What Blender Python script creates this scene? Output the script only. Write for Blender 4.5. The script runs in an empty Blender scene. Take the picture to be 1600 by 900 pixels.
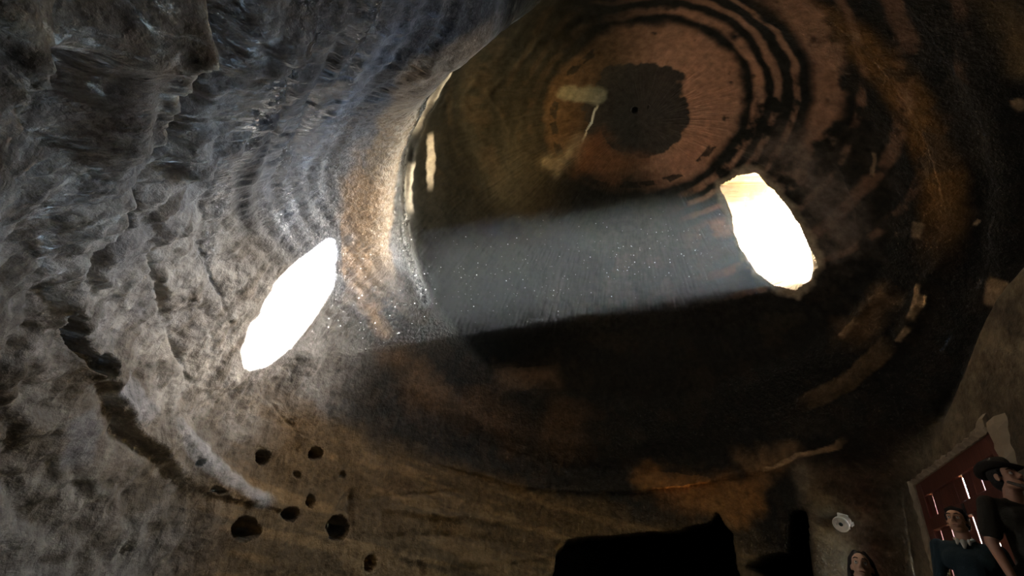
import bpy, bmesh, math, random
import numpy as np
from mathutils import Vector, Matrix

# ------------------------------------------------------------------ camera, light, exposure
SC = bpy.context.scene
COL = SC.collection
W_, H_ = 1600, 900
FPX = 640.0                                   # focal length in pixels of the 1600 px wide frame
CAM = np.array([0.0, 0.0, 0.95])
_up = np.array([1080.0 - 800, -500.0 - 450, FPX]); _up /= np.linalg.norm(_up)   # zenith seen from the camera
_fw = np.array([0, 0, 1.0]) - _up * _up[2]; _fw /= np.linalg.norm(_fw)
_rt = np.cross(_fw, _up)
MC = np.array([_rt, _fw, _up])                # image (x right, y down, z forward) -> world

cam_d = bpy.data.cameras.new('camera')
cam_d.sensor_width = 36.0
cam_d.lens = 36.0 * FPX / W_
cam_d.clip_start = 0.02
cam = bpy.data.objects.new('camera', cam_d); COL.objects.link(cam)
_cx, _cy, _cz = MC @ np.array([1., 0, 0]), MC @ np.array([0, -1., 0]), MC @ np.array([0, 0, -1.])
cam.matrix_world = Matrix(((_cx[0], _cy[0], _cz[0], CAM[0]), (_cx[1], _cy[1], _cz[1], CAM[1]),
                           (_cx[2], _cy[2], _cz[2], CAM[2]), (0, 0, 0, 1)))
SC.camera = cam

SUN_DIR = np.array([0.90320719, -0.15206509, 0.4013639])   # from the sunlit patch up to the opening
SUN_DIR /= np.linalg.norm(SUN_DIR)
world = bpy.data.worlds.new('sky'); SC.world = world
world.use_nodes = True
nt = world.node_tree; nt.nodes.clear()
sky = nt.nodes.new('ShaderNodeTexSky'); sky.sky_type = 'NISHITA'
sky.sun_disc = False
sky.sun_elevation = math.asin(SUN_DIR[2])
sky.sun_rotation = math.atan2(SUN_DIR[0], SUN_DIR[1])
sky.dust_density = 1.0; sky.air_density = 1.4; sky.ozone_density = 3.0
bg = nt.nodes.new('ShaderNodeBackground'); bg.inputs['Strength'].default_value = 12.0
out = nt.nodes.new('ShaderNodeOutputWorld')
nt.links.new(sky.outputs[0], bg.inputs[0]); nt.links.new(bg.outputs[0], out.inputs[0])

sun_d = bpy.data.lights.new('sun', 'SUN'); sun_d.energy = 120.0; sun_d.angle = math.radians(0.53)
sun_d.color = (1.0, 0.985, 0.95)
sun = bpy.data.objects.new('sun', sun_d); COL.objects.link(sun)
sun.rotation_euler = Vector(SUN_DIR).to_track_quat('Z', 'Y').to_euler()
sun.location = Vector(SUN_DIR) * 20

vs = SC.view_settings
vs.view_transform = 'Standard'; vs.look = 'None'; vs.gamma = 1.0; vs.use_curve_mapping = False
vs.exposure = 1.12
cy = SC.cycles
cy.use_denoising = True; cy.use_guiding = True; cy.use_surface_guiding = True; cy.use_volume_guiding = False; cy.guiding_training_samples = 24
cy.max_bounces = 6; cy.diffuse_bounces = 3; cy.glossy_bounces = 3; cy.volume_bounces = 0
cy.transparent_max_bounces = 8
cy.sample_clamp_indirect = 0.0
cy.caustics_reflective = False; cy.caustics_refractive = False

# ------------------------------------------------------------------ small helpers
rng = random.Random(7)

def lab(o, label=None, cat=None, group=None, kind=None):
    if label: o['label'] = label
    if cat: o['category'] = cat
    if group: o['group'] = group
    if kind: o['kind'] = kind
    return o

def ray_dir(x, y):
    d = MC @ np.array([x - 800.0, y - 450.0, FPX])
    return d / np.linalg.norm(d)

def hsh(ix, iy, iz, seed):
    h = (ix.astype(np.uint32) * np.uint32(374761393) + iy.astype(np.uint32) * np.uint32(668265263)
         + iz.astype(np.uint32) * np.uint32(2147483647) + np.uint32((seed * 974634777) & 0xffffffff))
    h = (h ^ (h >> np.uint32(13))) * np.uint32(1274126177)
    h = (h ^ (h >> np.uint32(15))) * np.uint32(2246822519)
    h ^= h >> np.uint32(16)
    return h.astype(np.float32) * np.float32(2.0 / 4294967295.0) - np.float32(1.0)

def vnoise(P, seed=0):
    """smooth value noise in [-1, 1] at points P (N,3)"""
    P = P.astype(np.float32)
    F = np.floor(P); t = P - F; I = F.astype(np.int64)
    t = t * t * t * (t * (t * 6 - 15) + 10)
    x, y, z = I[:, 0], I[:, 1], I[:, 2]
    r = 0
    for dz in (0, 1):
        wz = t[:, 2] if dz else 1 - t[:, 2]
        for dy in (0, 1):
            wy = t[:, 1] if dy else 1 - t[:, 1]
            a = hsh(x, y + dy, z + dz, seed); b = hsh(x + 1, y + dy, z + dz, seed)
            r = r + wz * wy * (a + (b - a) * t[:, 0])
    return r

def fbm(P, scale, octv=3, seed=0, gain=0.5):
    s = 0; a = 1.0; n = 0
    for k in range(octv):
        s = s + a * vnoise(P * (scale * 2.03 ** k) + 17.3 * k, seed + k); n += a; a *= gain
    return s / n

def ridged(P, scale, octv=3, seed=0):
    s = 0; a = 1.0; n = 0
    for k in range(octv):
        s = s + a * (1 - 2 * np.abs(vnoise(P * (scale * 2.07 ** k) + 9.1 * k, seed + k))); n += a; a *= .5
    return s / n

def sst(a, b, x):
    t = np.clip((x - a) / (b - a), 0, 1)
    return t * t * (3 - 2 * t)

# ------------------------------------------------------------------ materials
def new_mat(name):
    m = bpy.data.materials.new(name); m.use_nodes = True
    n = m.node_tree.nodes; b = n['Principled BSDF']
    return m, n, m.node_tree.links, b

def plain(name, col, rough=0.7, noise=0.15, scale=30.0, bump=0.0, metal=0.0, spec=0.5):
    m, n, l, b = new_mat(name)
    tc = n.new('ShaderNodeTexCoord'); nz = n.new('ShaderNodeTexNoise')
    nz.inputs['Scale'].default_value = scale; nz.inputs['Detail'].default_value = 4
    l.new(tc.outputs['Object'], nz.inputs['Vector'])
    mr = n.new('ShaderNodeMapRange'); mr.inputs['To Min'].default_value = 1 - noise; mr.inputs['To Max'].default_value = 1 + noise
    l.new(nz.outputs['Fac'], mr.inputs['Value'])
    mx = n.new('ShaderNodeVectorMath'); mx.operation = 'SCALE'; mx.inputs[0].default_value = col
    l.new(mr.outputs[0], mx.inputs['Scale']); l.new(mx.outputs[0], b.inputs['Base Color'])
    b.inputs['Roughness'].default_value = rough; b.inputs['Metallic'].default_value = metal
    b.inputs['Specular IOR Level'].default_value = spec
    if bump:
        bp = n.new('ShaderNodeBump'); bp.inputs['Strength'].default_value = bump; bp.inputs['Distance'].default_value = .01
        l.new(nz.outputs['Fac'], bp.inputs['Height']); l.new(bp.outputs[0], b.inputs['Normal'])
    return m

def rock_material():
    m, n, l, b = new_mat('sooty_rock')
    at = n.new('ShaderNodeAttribute'); at.attribute_name = 'rock_colour'
    ag = n.new('ShaderNodeAttribute'); ag.attribute_name = 'soot_gloss'
    ac = n.new('ShaderNodeAttribute'); ac.attribute_name = 'chisel'
    geo = n.new('ShaderNodeNewGeometry')
    uv = n.new('ShaderNodeUVMap'); uv.uv_map = 'surface_metres'
    # fine mottling of the stone colour
    n1 = n.new('ShaderNodeTexNoise'); n1.inputs['Scale'].default_value = 9; n1.inputs['Detail'].default_value = 8; n1.inputs['Roughness'].default_value = .65
    l.new(geo.outputs['Position'], n1.inputs['Vector'])
    r1 = n.new('ShaderNodeMapRange'); r1.inputs['From Min'].default_value = .3; r1.inputs['From Max'].default_value = .7
    r1.inputs['To Min'].default_value = .72; r1.inputs['To Max'].default_value = 1.28
    l.new(n1.outputs['Fac'], r1.inputs['Value'])
    sc_ = n.new('ShaderNodeVectorMath'); sc_.operation = 'SCALE'
    l.new(at.outputs['Color'], sc_.inputs[0]); l.new(r1.outputs[0], sc_.inputs['Scale'])
    l.new(sc_.outputs[0], b.inputs['Base Color'])
    # gloss of the soot film
    n2 = n.new('ShaderNodeTexNoise'); n2.inputs['Scale'].default_value = 14; n2.inputs['Detail'].default_value = 3
    l.new(geo.outputs['Position'], n2.inputs['Vector'])
    mg = n.new('ShaderNodeMath'); mg.operation = 'MULTIPLY'; l.new(n2.outputs['Fac'], mg.inputs[0]); l.new(ag.outputs['Fac'], mg.inputs[1])
    rr = n.new('ShaderNodeMapRange'); rr.inputs['From Max'].default_value = .6; rr.inputs['To Min'].default_value = .92; rr.inputs['To Max'].default_value = .2
    l.new(mg.outputs[0], rr.inputs['Value']); l.new(rr.outputs[0], b.inputs['Roughness'])
    ms = n.new('ShaderNodeMath'); ms.operation = 'MULTIPLY'; ms.inputs[1].default_value = .8; l.new(ag.outputs['Fac'], ms.inputs[0]); l.new(ms.outputs[0], b.inputs['Specular IOR Level'])
    # relief: grain + chisel strokes
    g1 = n.new('ShaderNodeTexNoise'); g1.inputs['Scale'].default_value = 17; g1.inputs['Detail'].default_value = 5; g1.inputs['Roughness'].default_value = .58
    l.new(geo.outputs['Position'], g1.inputs['Vector'])
    mp = n.new('ShaderNodeMapping'); mp.inputs['Rotation'].default_value = (0, 0, math.radians(-98)); 
    l.new(uv.outputs[0], mp.inputs['Vector'])
    mp2 = n.new('ShaderNodeMapping'); mp2.inputs['Scale'].default_value = (10, 38, 1)
    l.new(mp.outputs[0], mp2.inputs['Vector'])
    g2 = n.new('ShaderNodeTexNoise'); g2.inputs['Scale'].default_value = 1; g2.inputs['Detail'].default_value = 3
    l.new(mp2.outputs[0], g2.inputs['Vector'])
    mc = n.new('ShaderNodeMath'); mc.operation = 'MULTIPLY'; l.new(g2.outputs['Fac'], mc.inputs[0]); l.new(ac.outputs['Fac'], mc.inputs[1])
    mad = n.new('ShaderNodeMath'); mad.operation = 'MULTIPLY_ADD'; mad.inputs[1].default_value = 1.6
    l.new(mc.outputs[0], mad.inputs[0]); l.new(g1.outputs['Fac'], mad.inputs[2])
    agr = n.new('ShaderNodeAttribute'); agr.attribute_name = 'grain'
    mgr = n.new('ShaderNodeMath'); mgr.operation = 'MULTIPLY'; l.new(mad.outputs[0], mgr.inputs[0]); l.new(agr.outputs['Fac'], mgr.inputs[1])
    bp = n.new('ShaderNodeBump'); bp.inputs['Strength'].default_value = .9; bp.inputs['Distance'].default_value = .04
    l.new(mgr.outputs[0], bp.inputs['Height']); l.new(bp.outputs[0], b.inputs['Normal'])
    return m

ROCK = rock_material()

# ------------------------------------------------------------------ the rock-cut chamber
AX = np.array([1.25, 3.8])                     # axis of the dome
PROF = np.array([(4.75, -.6), (4.8, .5), (4.85, 1.6), (4.75, 2.4), (4.5, 3.2), (4.1, 4.0), (3.6, 4.8),
                 (3.05, 5.5), (2.45, 6.1), (1.75, 6.6), (.9, 7.0), (0, 7.15)])   # radius, height
# smooth the profile
def _smooth_profile():
    sl = np.r_[0, np.cumsum(np.hypot(*np.diff(PROF, axis=0).T))]
    S = np.linspace(0, sl[-1], 1200)
    r = np.interp(S, sl, PROF[:, 0]); z = np.interp(S, sl, PROF[:, 1])
    k = np.hanning(121); k /= k.sum()
    rp = np.convolve(np.pad(r, 60, mode='reflect', reflect_type='odd'), k, 'valid')
    zp = np.convolve(np.pad(z, 60, mode='edge'), k, 'valid')
    i0 = int(np.argmax(rp < .8)); n_ = len(S) - i0                 # gently domed crown
    zt = zp[i0]; sl0 = (zp[i0] - zp[i0 - 8]) / (rp[i0 - 8] - rp[i0])
    rp[i0:] = np.linspace(rp[i0], 0, n_); zp[i0:] = zt + sl0 * .4 * (1 - (rp[i0:] / rp[i0]) ** 2)
    return S, rp, zp
PS, PR, PZ = _smooth_profile()
PZm = np.maximum.accumulate(PZ + np.arange(len(PZ)) * 1e-7)
SMAX = PS[-1]

# right-hand masonry plane that carries the door
DTL = 1.1 * np.array([5.58, 4.86]); DTR = 1.1 * np.array([4.53, 3.11]); DOOR_TOP = .95 + 1.1 * 2.017
DU = (DTL - DTR) / np.linalg.norm(DTL - DTR)   # along the wall, away from the viewer
DN = np.array([-DU[1], DU[0]])                 # into the room

def bulge(a, z):
    """the near left side of the chamber leans in towards the middle"""
    a = np.asarray(a)
    return 0.85 * sst(np.radians(-80), np.radians(-126), a) * sst(np.radians(-153), np.radians(-132), a) * (1 - sst(4.3, 6.6, z))

def hit(x, y):
    """pixel -> point of the plain dome surface"""
    d = ray_dir(x, y)
    t = np.linspace(.05, 14, 4000)
    P = CAM + t[:, None] * d
    r = np.hypot(P[:, 0] - AX[0], P[:, 1] - AX[1])
    rr = np.interp(P[:, 2], PZm, PR, right=0) - bulge(np.arctan2(P[:, 0] - AX[0], P[:, 1] - AX[1]), P[:, 2])
    o = np.argmax((r > rr) & (t > .2))
    return P[o]

def hits(pts): return np.array([hit(*p) for p in pts])

def th_s(P):
    P = np.atleast_2d(P)
    return np.arctan2(P[:, 0] - AX[0], P[:, 1] - AX[1]), np.interp(P[:, 2], PZm, PS)

# grid: angle is sampled more densely where the photograph looks
NT, NS = 1240, 620
_a = np.linspace(-np.pi, np.pi, 4001)
_w = 1.0 - .62 * sst(np.radians(112), np.radians(150), np.abs(_a + np.radians(-5)))
_c = np.r_[0, np.cumsum((_w[1:] + _w[:-1]) / 2)]
TH = np.interp(np.linspace(0, _c[-1], NT + 1)[:-1], _c, _a)
_sv = np.linspace(0, 1, NS)
SV = SMAX * (_sv * .985 + .015 * _sv ** 3)
SV = np.interp(np.linspace(0, 1, NS), np.linspace(0, 1, NS), SV)
TT, SS = np.meshgrid(TH, SV, indexing='ij')
tt = TT.ravel(); ss = SS.ravel()
rb = np.interp(ss, PS, PR); zb = np.interp(ss, PS, PZ)
rb = rb - bulge(tt, zb)
dr = np.interp(ss, PS, np.gradient(PR, PS)); dz = np.interp(ss, PS, np.gradient(PZ, PS))
ln = np.hypot(dr, dz); dr /= ln; dz /= ln
B = np.stack([AX[0] + rb * np.sin(tt), AX[1] + rb * np.cos(tt), zb], 1)
# outward normal of the plain surface
N = np.stack([dz * np.sin(tt), dz * np.cos(tt), -dr], 1)

def seg_dist(pts3, want_side=False):
    """distance of every grid vertex to a polyline on the plain surface; optionally the signed side"""
    pts3 = np.asarray(pts3)
    best = np.full(len(B), 1e9); side = np.zeros(len(B)); par = np.zeros(len(B))
    lo = pts3.min(0) - 1.6; hi = pts3.max(0) + 1.6
    m = np.where(((B > lo) & (B < hi)).all(1))[0]
    Q = B[m] + WARP[m]
    for i in range(len(pts3) - 1):
        a, b = pts3[i], pts3[i + 1]; ab = b - a
        t = np.clip(((Q - a) @ ab) / (ab @ ab), 0, 1)
        v = Q - (a + t[:, None] * ab)
        d = np.linalg.norm(v, axis=1)
        c = d < best[m]
        best[m[c]] = d[c]
        par[m[c]] = (i + t[c]) / (len(pts3) - 1)
        if want_side:
            sd = np.einsum('ij,ij->i', np.cross(ab, N[m]), v)
            side[m[c]] = np.sign(sd[c]) * d[c]
    return (best, side, par) if want_side else (best, par)

def in_poly(pix, warp=1.0):
    """1 inside a closed outline (given in pixels, carried onto the dome surface), and distance to its edge"""
    P3 = hits(pix); a, s = th_s(P3)
    return in_poly_ts(a, s, P3, warp)

def in_poly_ts(a, s, P3, warp=1.0):
    wa = tt + warp * WU; ws = ss + warp * WV
    ins = np.zeros(len(B), bool)
    n = len(a)
    for i in range(n):
        j = (i - 1) % n
        c = ((s[i] > ws) != (s[j] > ws)) & (wa < (a[j] - a[i]) * (ws - s[i]) / (s[j] - s[i] + 1e-12) + a[i])
        ins ^= c
    d, _ = seg_dist(np.vstack([P3, P3[:1]]))
    return np.where(ins, -d, d)

# wobble used to roughen every edge that is cut into the rock
WARP = .035 * np.stack([fbm(B, 5, 3, 11 + k) for k in range(3)], 1)
WU = WARP[:, 0] / np.maximum(rb, .4); WV = WARP[:, 2]

WIN = [(1125,292),(1150,276),(1180,270),(1210,298),(1240,338),(1262,385),(1275,418),(1262,440),(1242,454),(1208,447),(1180,425),(1160,385),(1146,345)]
PATCH = [(519,368),(523,400),(521,445),(492,495),(457,540),(420,570),(385,578),(379,550),(391,520),(428,450),(459,415),(490,390)]
disp = np.zeros(len(B))                         # along N: + is outwards (into the rock)
colr = np.zeros((len(B), 3)); gloss = np.full(len(B), .35); chis = np.full(len(B), .4)

n_lo = fbm(B, .55, 3, 1); n_mid = fbm(B, 1.9, 4, 5); n_hi = fbm(B * np.array([1., 1., .6]), 6.5, 3, 21); rid = ridged(B, 1.3, 4, 33)
n_col = fbm(B, 2.6, 5, 71); n_fine = fbm(B, 16., 3, 81)
# streak noise that runs along the rings (tooling)
ring_P = np.stack([np.sin(tt) * rb * .55, np.cos(tt) * rb * .55, ss * 6.5], 1)
n_ring = fbm(ring_P, 1.0, 3, 91)
# slanted chisel furrows in surface metres
_su = tt * 4.3; _sv2 = ss
ca, sa = math.cos(math.radians(98)), math.sin(math.radians(98))
fur_P = np.stack([(_su * ca + _sv2 * sa) * 3.4, (-_su * sa + _sv2 * ca) * 11.0, n_lo * 2], 1)
n_fur = fbm(fur_P, .8, 2, 101)

low = 1 - sst(3.2, 4.5, ss)                     # rough lower walls
left = sst(np.radians(-40), np.radians(-72), tt) * sst(np.radians(-150), np.radians(-135), tt)
calm = np.ones(len(B))                          # smooth cleft faces in the rough wall
for pl_ in ([(160,270),(215,120),(270,85),(290,110),(240,200),(190,290)], [(95,600),(130,575),(180,660),(185,740),(100,760)], [(190,680),(250,720),(240,750),(185,740)]):
    calm *= 1 - .85 * sst(.05, -.05, in_poly(pl_))
calm_p = 1 - .9 * sst(.30, .0, in_poly(PATCH, 0))
calm *= calm_p
n_mid_d = n_mid * (.4 + .6 * calm); n_hi_d = n_hi * calm; n_fur_r = (1 - 2 * np.abs(n_fur)) * calm
fac = fbm(B * np.array([1., 1., .7]), 2.4, 3, 141); fac = np.floor(fac * 7) / 7 + .5 / 7 * sst(.6, 1, (fac * 7) % 1) * 2     # broken steps
disp += .11 * fac * low * (.3 + .7 * left) * (.4 + .6 * calm) * calm_p
disp += .05 * n_lo + (.012 + .13 * low * (.5 + .5 * left)) * n_mid_d + (.004 + .05 * low * (.5 + .5 * left)) * n_hi_d + (.001 + .012 * low * (.3 + .7 * left)) * ridged(B * np.array([1., 1., .6]), 9., 2, 26) * calm + .05 * low * (.45 + .55 * left) * ridged((B + WARP) * np.array([1., 1., .62]), 3.6, 3, 47) * calm - .05 * low * left * rid
disp += (.004 + .026 * left * (1 - sst(4.8, 5.4, ss))) * n_fur_r + .012 * left * sst(3.6, 4.2, ss) * (1 - sst(4.9, 5.4, ss)) * calm * np.sin(ss * 2 * np.pi / .21 + 3 * n_lo + 1.5 * n_mid)
disp += .003 * n_ring * sst(4.5, 6.0, ss)

def mixc(c, m):
    global colr
    m = np.clip(m, 0, 1)[:, None]
    colr = colr * (1 - m) + np.array(c) * m

def stroke(pix, width, amp, soft=1.0, rough=.4, power=1.0):
    """ridge (amp<0, towards the room) or groove (amp>0) along a pixel polyline"""
    global disp
    d, par = seg_dist(hits(pix))
    env = np.sin(np.pi * np.clip(par, .03, .97)) ** .35
    disp += amp * env * np.exp(-(d / width) ** 2 * soft) * (1 + rough * n_hi)

def step(pix, amp, width, edge=.05):
    """one side of the polyline stands proud by amp, fading over width"""
    global disp
    d, sd, par = seg_dist(hits(pix), True)
    env = np.sin(np.pi * np.clip(par, .02, .98)) ** .4
    m = sst(-edge, edge, sd) * (1 - sst(0, width, np.abs(sd))) * (d < 1e8)
    disp -= amp * env * m

def hollow(pix, depth, edge=.06, warp=1.0):
    global disp
    d = in_poly(pix, warp)
    m = sst(edge, -edge, d)
    disp += depth * m
    return d

def pit(x, y, rx, ry, depth, ang=0):
    pts = []
    for k in range(10):
        a = k / 10 * 2 * math.pi
        u, v = rx * math.cos(a), ry * math.sin(a)
        c, s = math.cos(ang), math.sin(ang)
        pts.append((x + u * c - v * s, y + u * s + v * c))
    return hollow(pts, depth, .02, 1.0)


# ---- cut openings: outlines of the light well (pixels on the dome) and the sunlit patch it throws
WIN3 = hits(WIN); wa, ws_ = th_s(WIN3)
d_win = in_poly_ts(wa, ws_, WIN3, .5)

# ---- ridges and folds of the left wall
step([(100,460),(106,370),(122,325),(165,290),(200,190),(228,105),(270,68),(380,5)], -.18, .7, .16)
stroke([(240,245),(280,175),(312,100),(350,50),(402,-5)], .08, -.22)
stroke([(228,300),(283,200),(322,135),(372,30),(420,-10)], .14, .24)
stroke([(225,300),(200,350),(152,400),(130,450)], .06, .16)
stroke([(228,370),(233,410),(240,455),(255,500)], .04, .11)
stroke([(318,395),(332,440),(362,508)], .022, .07)
stroke([(266,515),(280,555),(304,604)], .022, .08)
stroke([(395,590),(425,635),(470,680),(500,690)], .014, .035)
stroke([(330,300),(322,330),(318,395)], .03, .03)
stroke([(345,210),(330,270),(312,390)], .04, .03)
hollow([(25,-20),(42,120),(78,225),(125,258),(160,150),(200,85),(240,35),(250,-20)], .35, .35)
stroke([(80,-10),(95,70),(85,150),(110,235)], .09, -.16)
stroke([(140,-10),(150,60),(120,150)], .08, -.14)
step([(95,480),(118,550),(150,600),(188,672),(245,712),(295,765),(425,795)], .2, .5, .08)
hollow([(100,490),(112,545),(135,575),(150,585),(160,560),(148,548),(128,552),(112,500)], .3, .03)
stroke([(150,600),(188,675),(245,718)], .05, .12)
stroke([(0,690),(35,760),(80,845)], .08, .10)
stroke([(30,560),(60,520),(75,470)], .06, .1)
stroke([(0,620),(25,650),(40,720)], .05, .1)
stroke([(60,640),(95,640),(110,600)], .06, .09)
stroke([(268,650),(330,730),(420,785)], .1, -.10)
for p in ([(40,520),(55,600),(30,700)], [(110,700),(135,790),(120,900)], [(190,740),(200,830),(185,905)], [(260,780),(275,850),(270,905)],
          [(60,330),(90,290),(130,270)], [(20,300),(50,260),(60,200)]):
    stroke(p, .05, .045)
# small cut holes low on the left
for a in ((380,826,22,17,0.90,.35), (410,715,7,11,0.50,0), (490,708,9,10,0.60,.3), (452,803,12,10,0.70,0), (486,783,5,9,0.50,0),
          (526,824,15,19,0.80,0), (577,880,9,13,0.60,.2), (306,722,5,5,.2,0), (330,766,11,4,.2,.3), (532,742,4,6,.1,0), (463,742,4,5,.12,0)):
    pit(*a)
stroke([(520,800),(548,770),(545,830)], .05, .08)
stroke([(545,780),(640,775),(720,768)], .04, .06)
# rounded rim ring and the ledges above it on the lit side
rim_out = [(770,-8),(700,35),(620,95),(570,190),(540,300),(532,390),(548,470),(600,560)]
rim_in = [(800,35),(709,102),(664,178),(633,235),(624,311),(633,387),(665,470)]
rim_mid = [(790,8),(670,90),(615,190),(585,290),(580,390),(605,480)]
stroke(rim_mid, .34, -.20, rough=.15)
_ri = hits(rim_in + [(760,590),(900,630),(1040,640),(1180,600),(1290,540),(1380,460),(1420,330),(1390,210),(1300,100),(1180,30)])
_ra, _rs = th_s(_ri); _o = np.argsort(_ra); _ra, _rs = _ra[_o], _rs[_o]
s_rim = np.interp(tt, np.r_[_ra - 2*np.pi, _ra, _ra + 2*np.pi], np.tile(_rs, 3)) + .03 * n_mid
disp += .24 * (.2 + .8 * left) * sst(-.05, .25, ss - s_rim) * (1 - sst(.7, 2.0, ss - s_rim))
stroke(rim_in, .045, .06)
stroke([(850,10),(740,95),(690,180),(655,260),(645,350)], .05, -.05)
stroke([(480,30),(430,130),(400,230),(395,320)], .14, -.04)
stroke([(400,20),(340,150),(300,270),(290,360)], .08, -.03)
stroke([(640,10),(545,130),(500,240),(485,330)], .12, -.04)
stroke([(560,20),(500,130),(465,240),(450,330)], .05, .05)
stroke([(520,10),(455,110),(425,230),(420,330)], .03, .05)
# rim of the far and right side
stroke([(640,600),(760,665),(850,690),(960,700),(1090,680)], .2, -.08)
stroke([(760,700),(900,735),(1050,745),(1180,735)], .12, .07)
step([(700,730),(830,765),(980,770),(1120,752),(1190,738),(1260,708),(1325,680)], .12, .4)
stroke([(1325,600),(1405,535),(1440,462),(1475,380)], .10, -.09)
stroke([(1230,640),(1325,600)], .08, -.05)
stroke([(1310,530),(1350,485),(1380,455)], .08, -.06)
step([(1330,60),(1440,190),(1480,350),(1455,450)], .08, .5, .15)
step([(1420,10),(1520,150),(1560,300),(1545,420),(1490,520)], .10, .5, .15)
for k, off in enumerate((0, 60, 118, 170)):
    stroke([(820 - off*.9, 240 + off*1.2), (770 - off*.55, 160 + off*.2), (850 - off*.4, 70 - off*.2), (960 - off*.1, 30 - off*.5)], .05, .015)
# lower far wall: shelves, niches
stroke([(600,795),(690,806),(800,815)], .06, -.09)
stroke([(560,845),(680,835),(800,850)], .07, .07)
stroke([(620,870),(740,880),(860,870)], .06, -.07)
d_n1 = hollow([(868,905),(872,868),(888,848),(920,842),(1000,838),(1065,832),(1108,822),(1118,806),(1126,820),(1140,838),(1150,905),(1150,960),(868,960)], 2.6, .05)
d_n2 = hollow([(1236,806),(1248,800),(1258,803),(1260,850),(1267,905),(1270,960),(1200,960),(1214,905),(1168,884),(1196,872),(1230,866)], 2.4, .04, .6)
stroke([(1400,742),(1440,700),(1475,650),(1505,598)], .10, .18)
# apex details
stroke([(936,162),(925,190),(908,224)], .012, -.01)

# ------------------------------------------------------------------ colour of the stone (soot, bare rock, stains, some light and shade painted in)
one = np.ones(len(B))
def band(pix, width, c, amt, edge=.35, seed=n_col):
    d, par = seg_dist(hits(pix))
    mixc(c, amt * sst(0, .12, par) * sst(1, .75, par) * sst(1.15, 1.15 - edge, d / width + .45 * seed))
def area(pix, c, amt, edge=.12, seed=n_col, wob=.25):
    d = in_poly(pix)
    mixc(c, amt * sst(edge * 1.6, -edge * 1.6, d + wob * seed))
mixc((.024, .021, .017), one)
mixc((.036, .028, .02), sst(.0, .5, n_col))
mixc((.008, .0075, .006), .95 * sst(.05, .3, ss - s_rim) * sst(np.radians(20), np.radians(-20), tt) * sst(np.radians(-175), np.radians(-150), tt))  # shade behind the rim painted in: left dome interior darkened
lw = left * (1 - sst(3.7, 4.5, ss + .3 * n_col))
mixc((.085, .07, .052), .95 * lw)  # rock browner low down, fading light painted in with it
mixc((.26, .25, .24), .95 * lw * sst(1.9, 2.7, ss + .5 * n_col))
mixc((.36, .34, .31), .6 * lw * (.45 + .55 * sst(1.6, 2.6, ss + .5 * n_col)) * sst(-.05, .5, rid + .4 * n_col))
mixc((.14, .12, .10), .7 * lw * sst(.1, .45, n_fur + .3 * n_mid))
mixc((.23, .245, .28), left * sst(3.9, 4.6, ss) * (1 - sst(5.4, 5.8, ss)) * (.62 + .45 * n_ring + .2 * n_col))  # blue skylight sheen painted into the stone colour
farlow = sst(np.radians(-66), np.radians(-50), tt) * (1 - sst(np.radians(44), np.radians(58), tt)) * (1 - sst(2.55, 3.0, ss + .3 * n_col))
mixc((.09, .058, .028), .9 * farlow)
mixc((.19, .12, .055), .6 * farlow * sst(0, .4, n_ring + .5 * n_col))
for p, w, c, am in (([(265,640),(305,700),(345,745),(400,778),(430,790)], .10, (.30, .305, .315), .5), ([(175,590),(205,630),(235,655)], .14, (.28, .285, .30), .5),  # light on the ledge painted in as pale bluish bands
                    ([(103,450),(106,370),(122,325),(165,288)], .035, (.46, .44, .42), .8), ([(236,250),(280,175),(312,100),(350,50),(402,-5)], .06, (.36, .32, .28), .8),
                    ([(165,285),(190,200),(225,110),(270,75)], .05, (.30, .27, .24), .7), ([(120,640),(130,690),(120,740)], .13, (.17, .175, .19), .5)):
    band(p, w, c, am, .6)
band([(530,-10),(445,110),(402,230),(385,330),(395,380)], .15, (.045, .045, .05), .85, .7)
band([(640,-10),(545,120),(482,240),(450,340),(440,390)], .14, (.31, .33, .38), .85, .7)  # blue-grey arc, sky sheen painted into the colour
band([(705,-10),(610,100),(540,220),(515,320),(520,370)], .09, (.07, .07, .075), .7, .7)
band([(450,0),(370,130),(325,260),(312,380)], .12, (.30, .30, .30), .7, .7)
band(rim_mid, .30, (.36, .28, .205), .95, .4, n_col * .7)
mixc((.16, .13, .11), .45 * np.exp(-(seg_dist(hits(rim_mid))[0] / .4) ** 2) * sst(.05, .5, n_fine + n_mid))
area([(540,300),(560,220),(585,300),(570,420),(600,520),(545,470)], (.40, .27, .17), .7)
for p, w in (([(724,122),(690,170),(656,232)], .06), ([(655,262),(648,300),(650,347)], .07), ([(683,222),(684,260),(682,311)], .07)):
    band(p, w, (.45, .40, .34), .9, .5)
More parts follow.
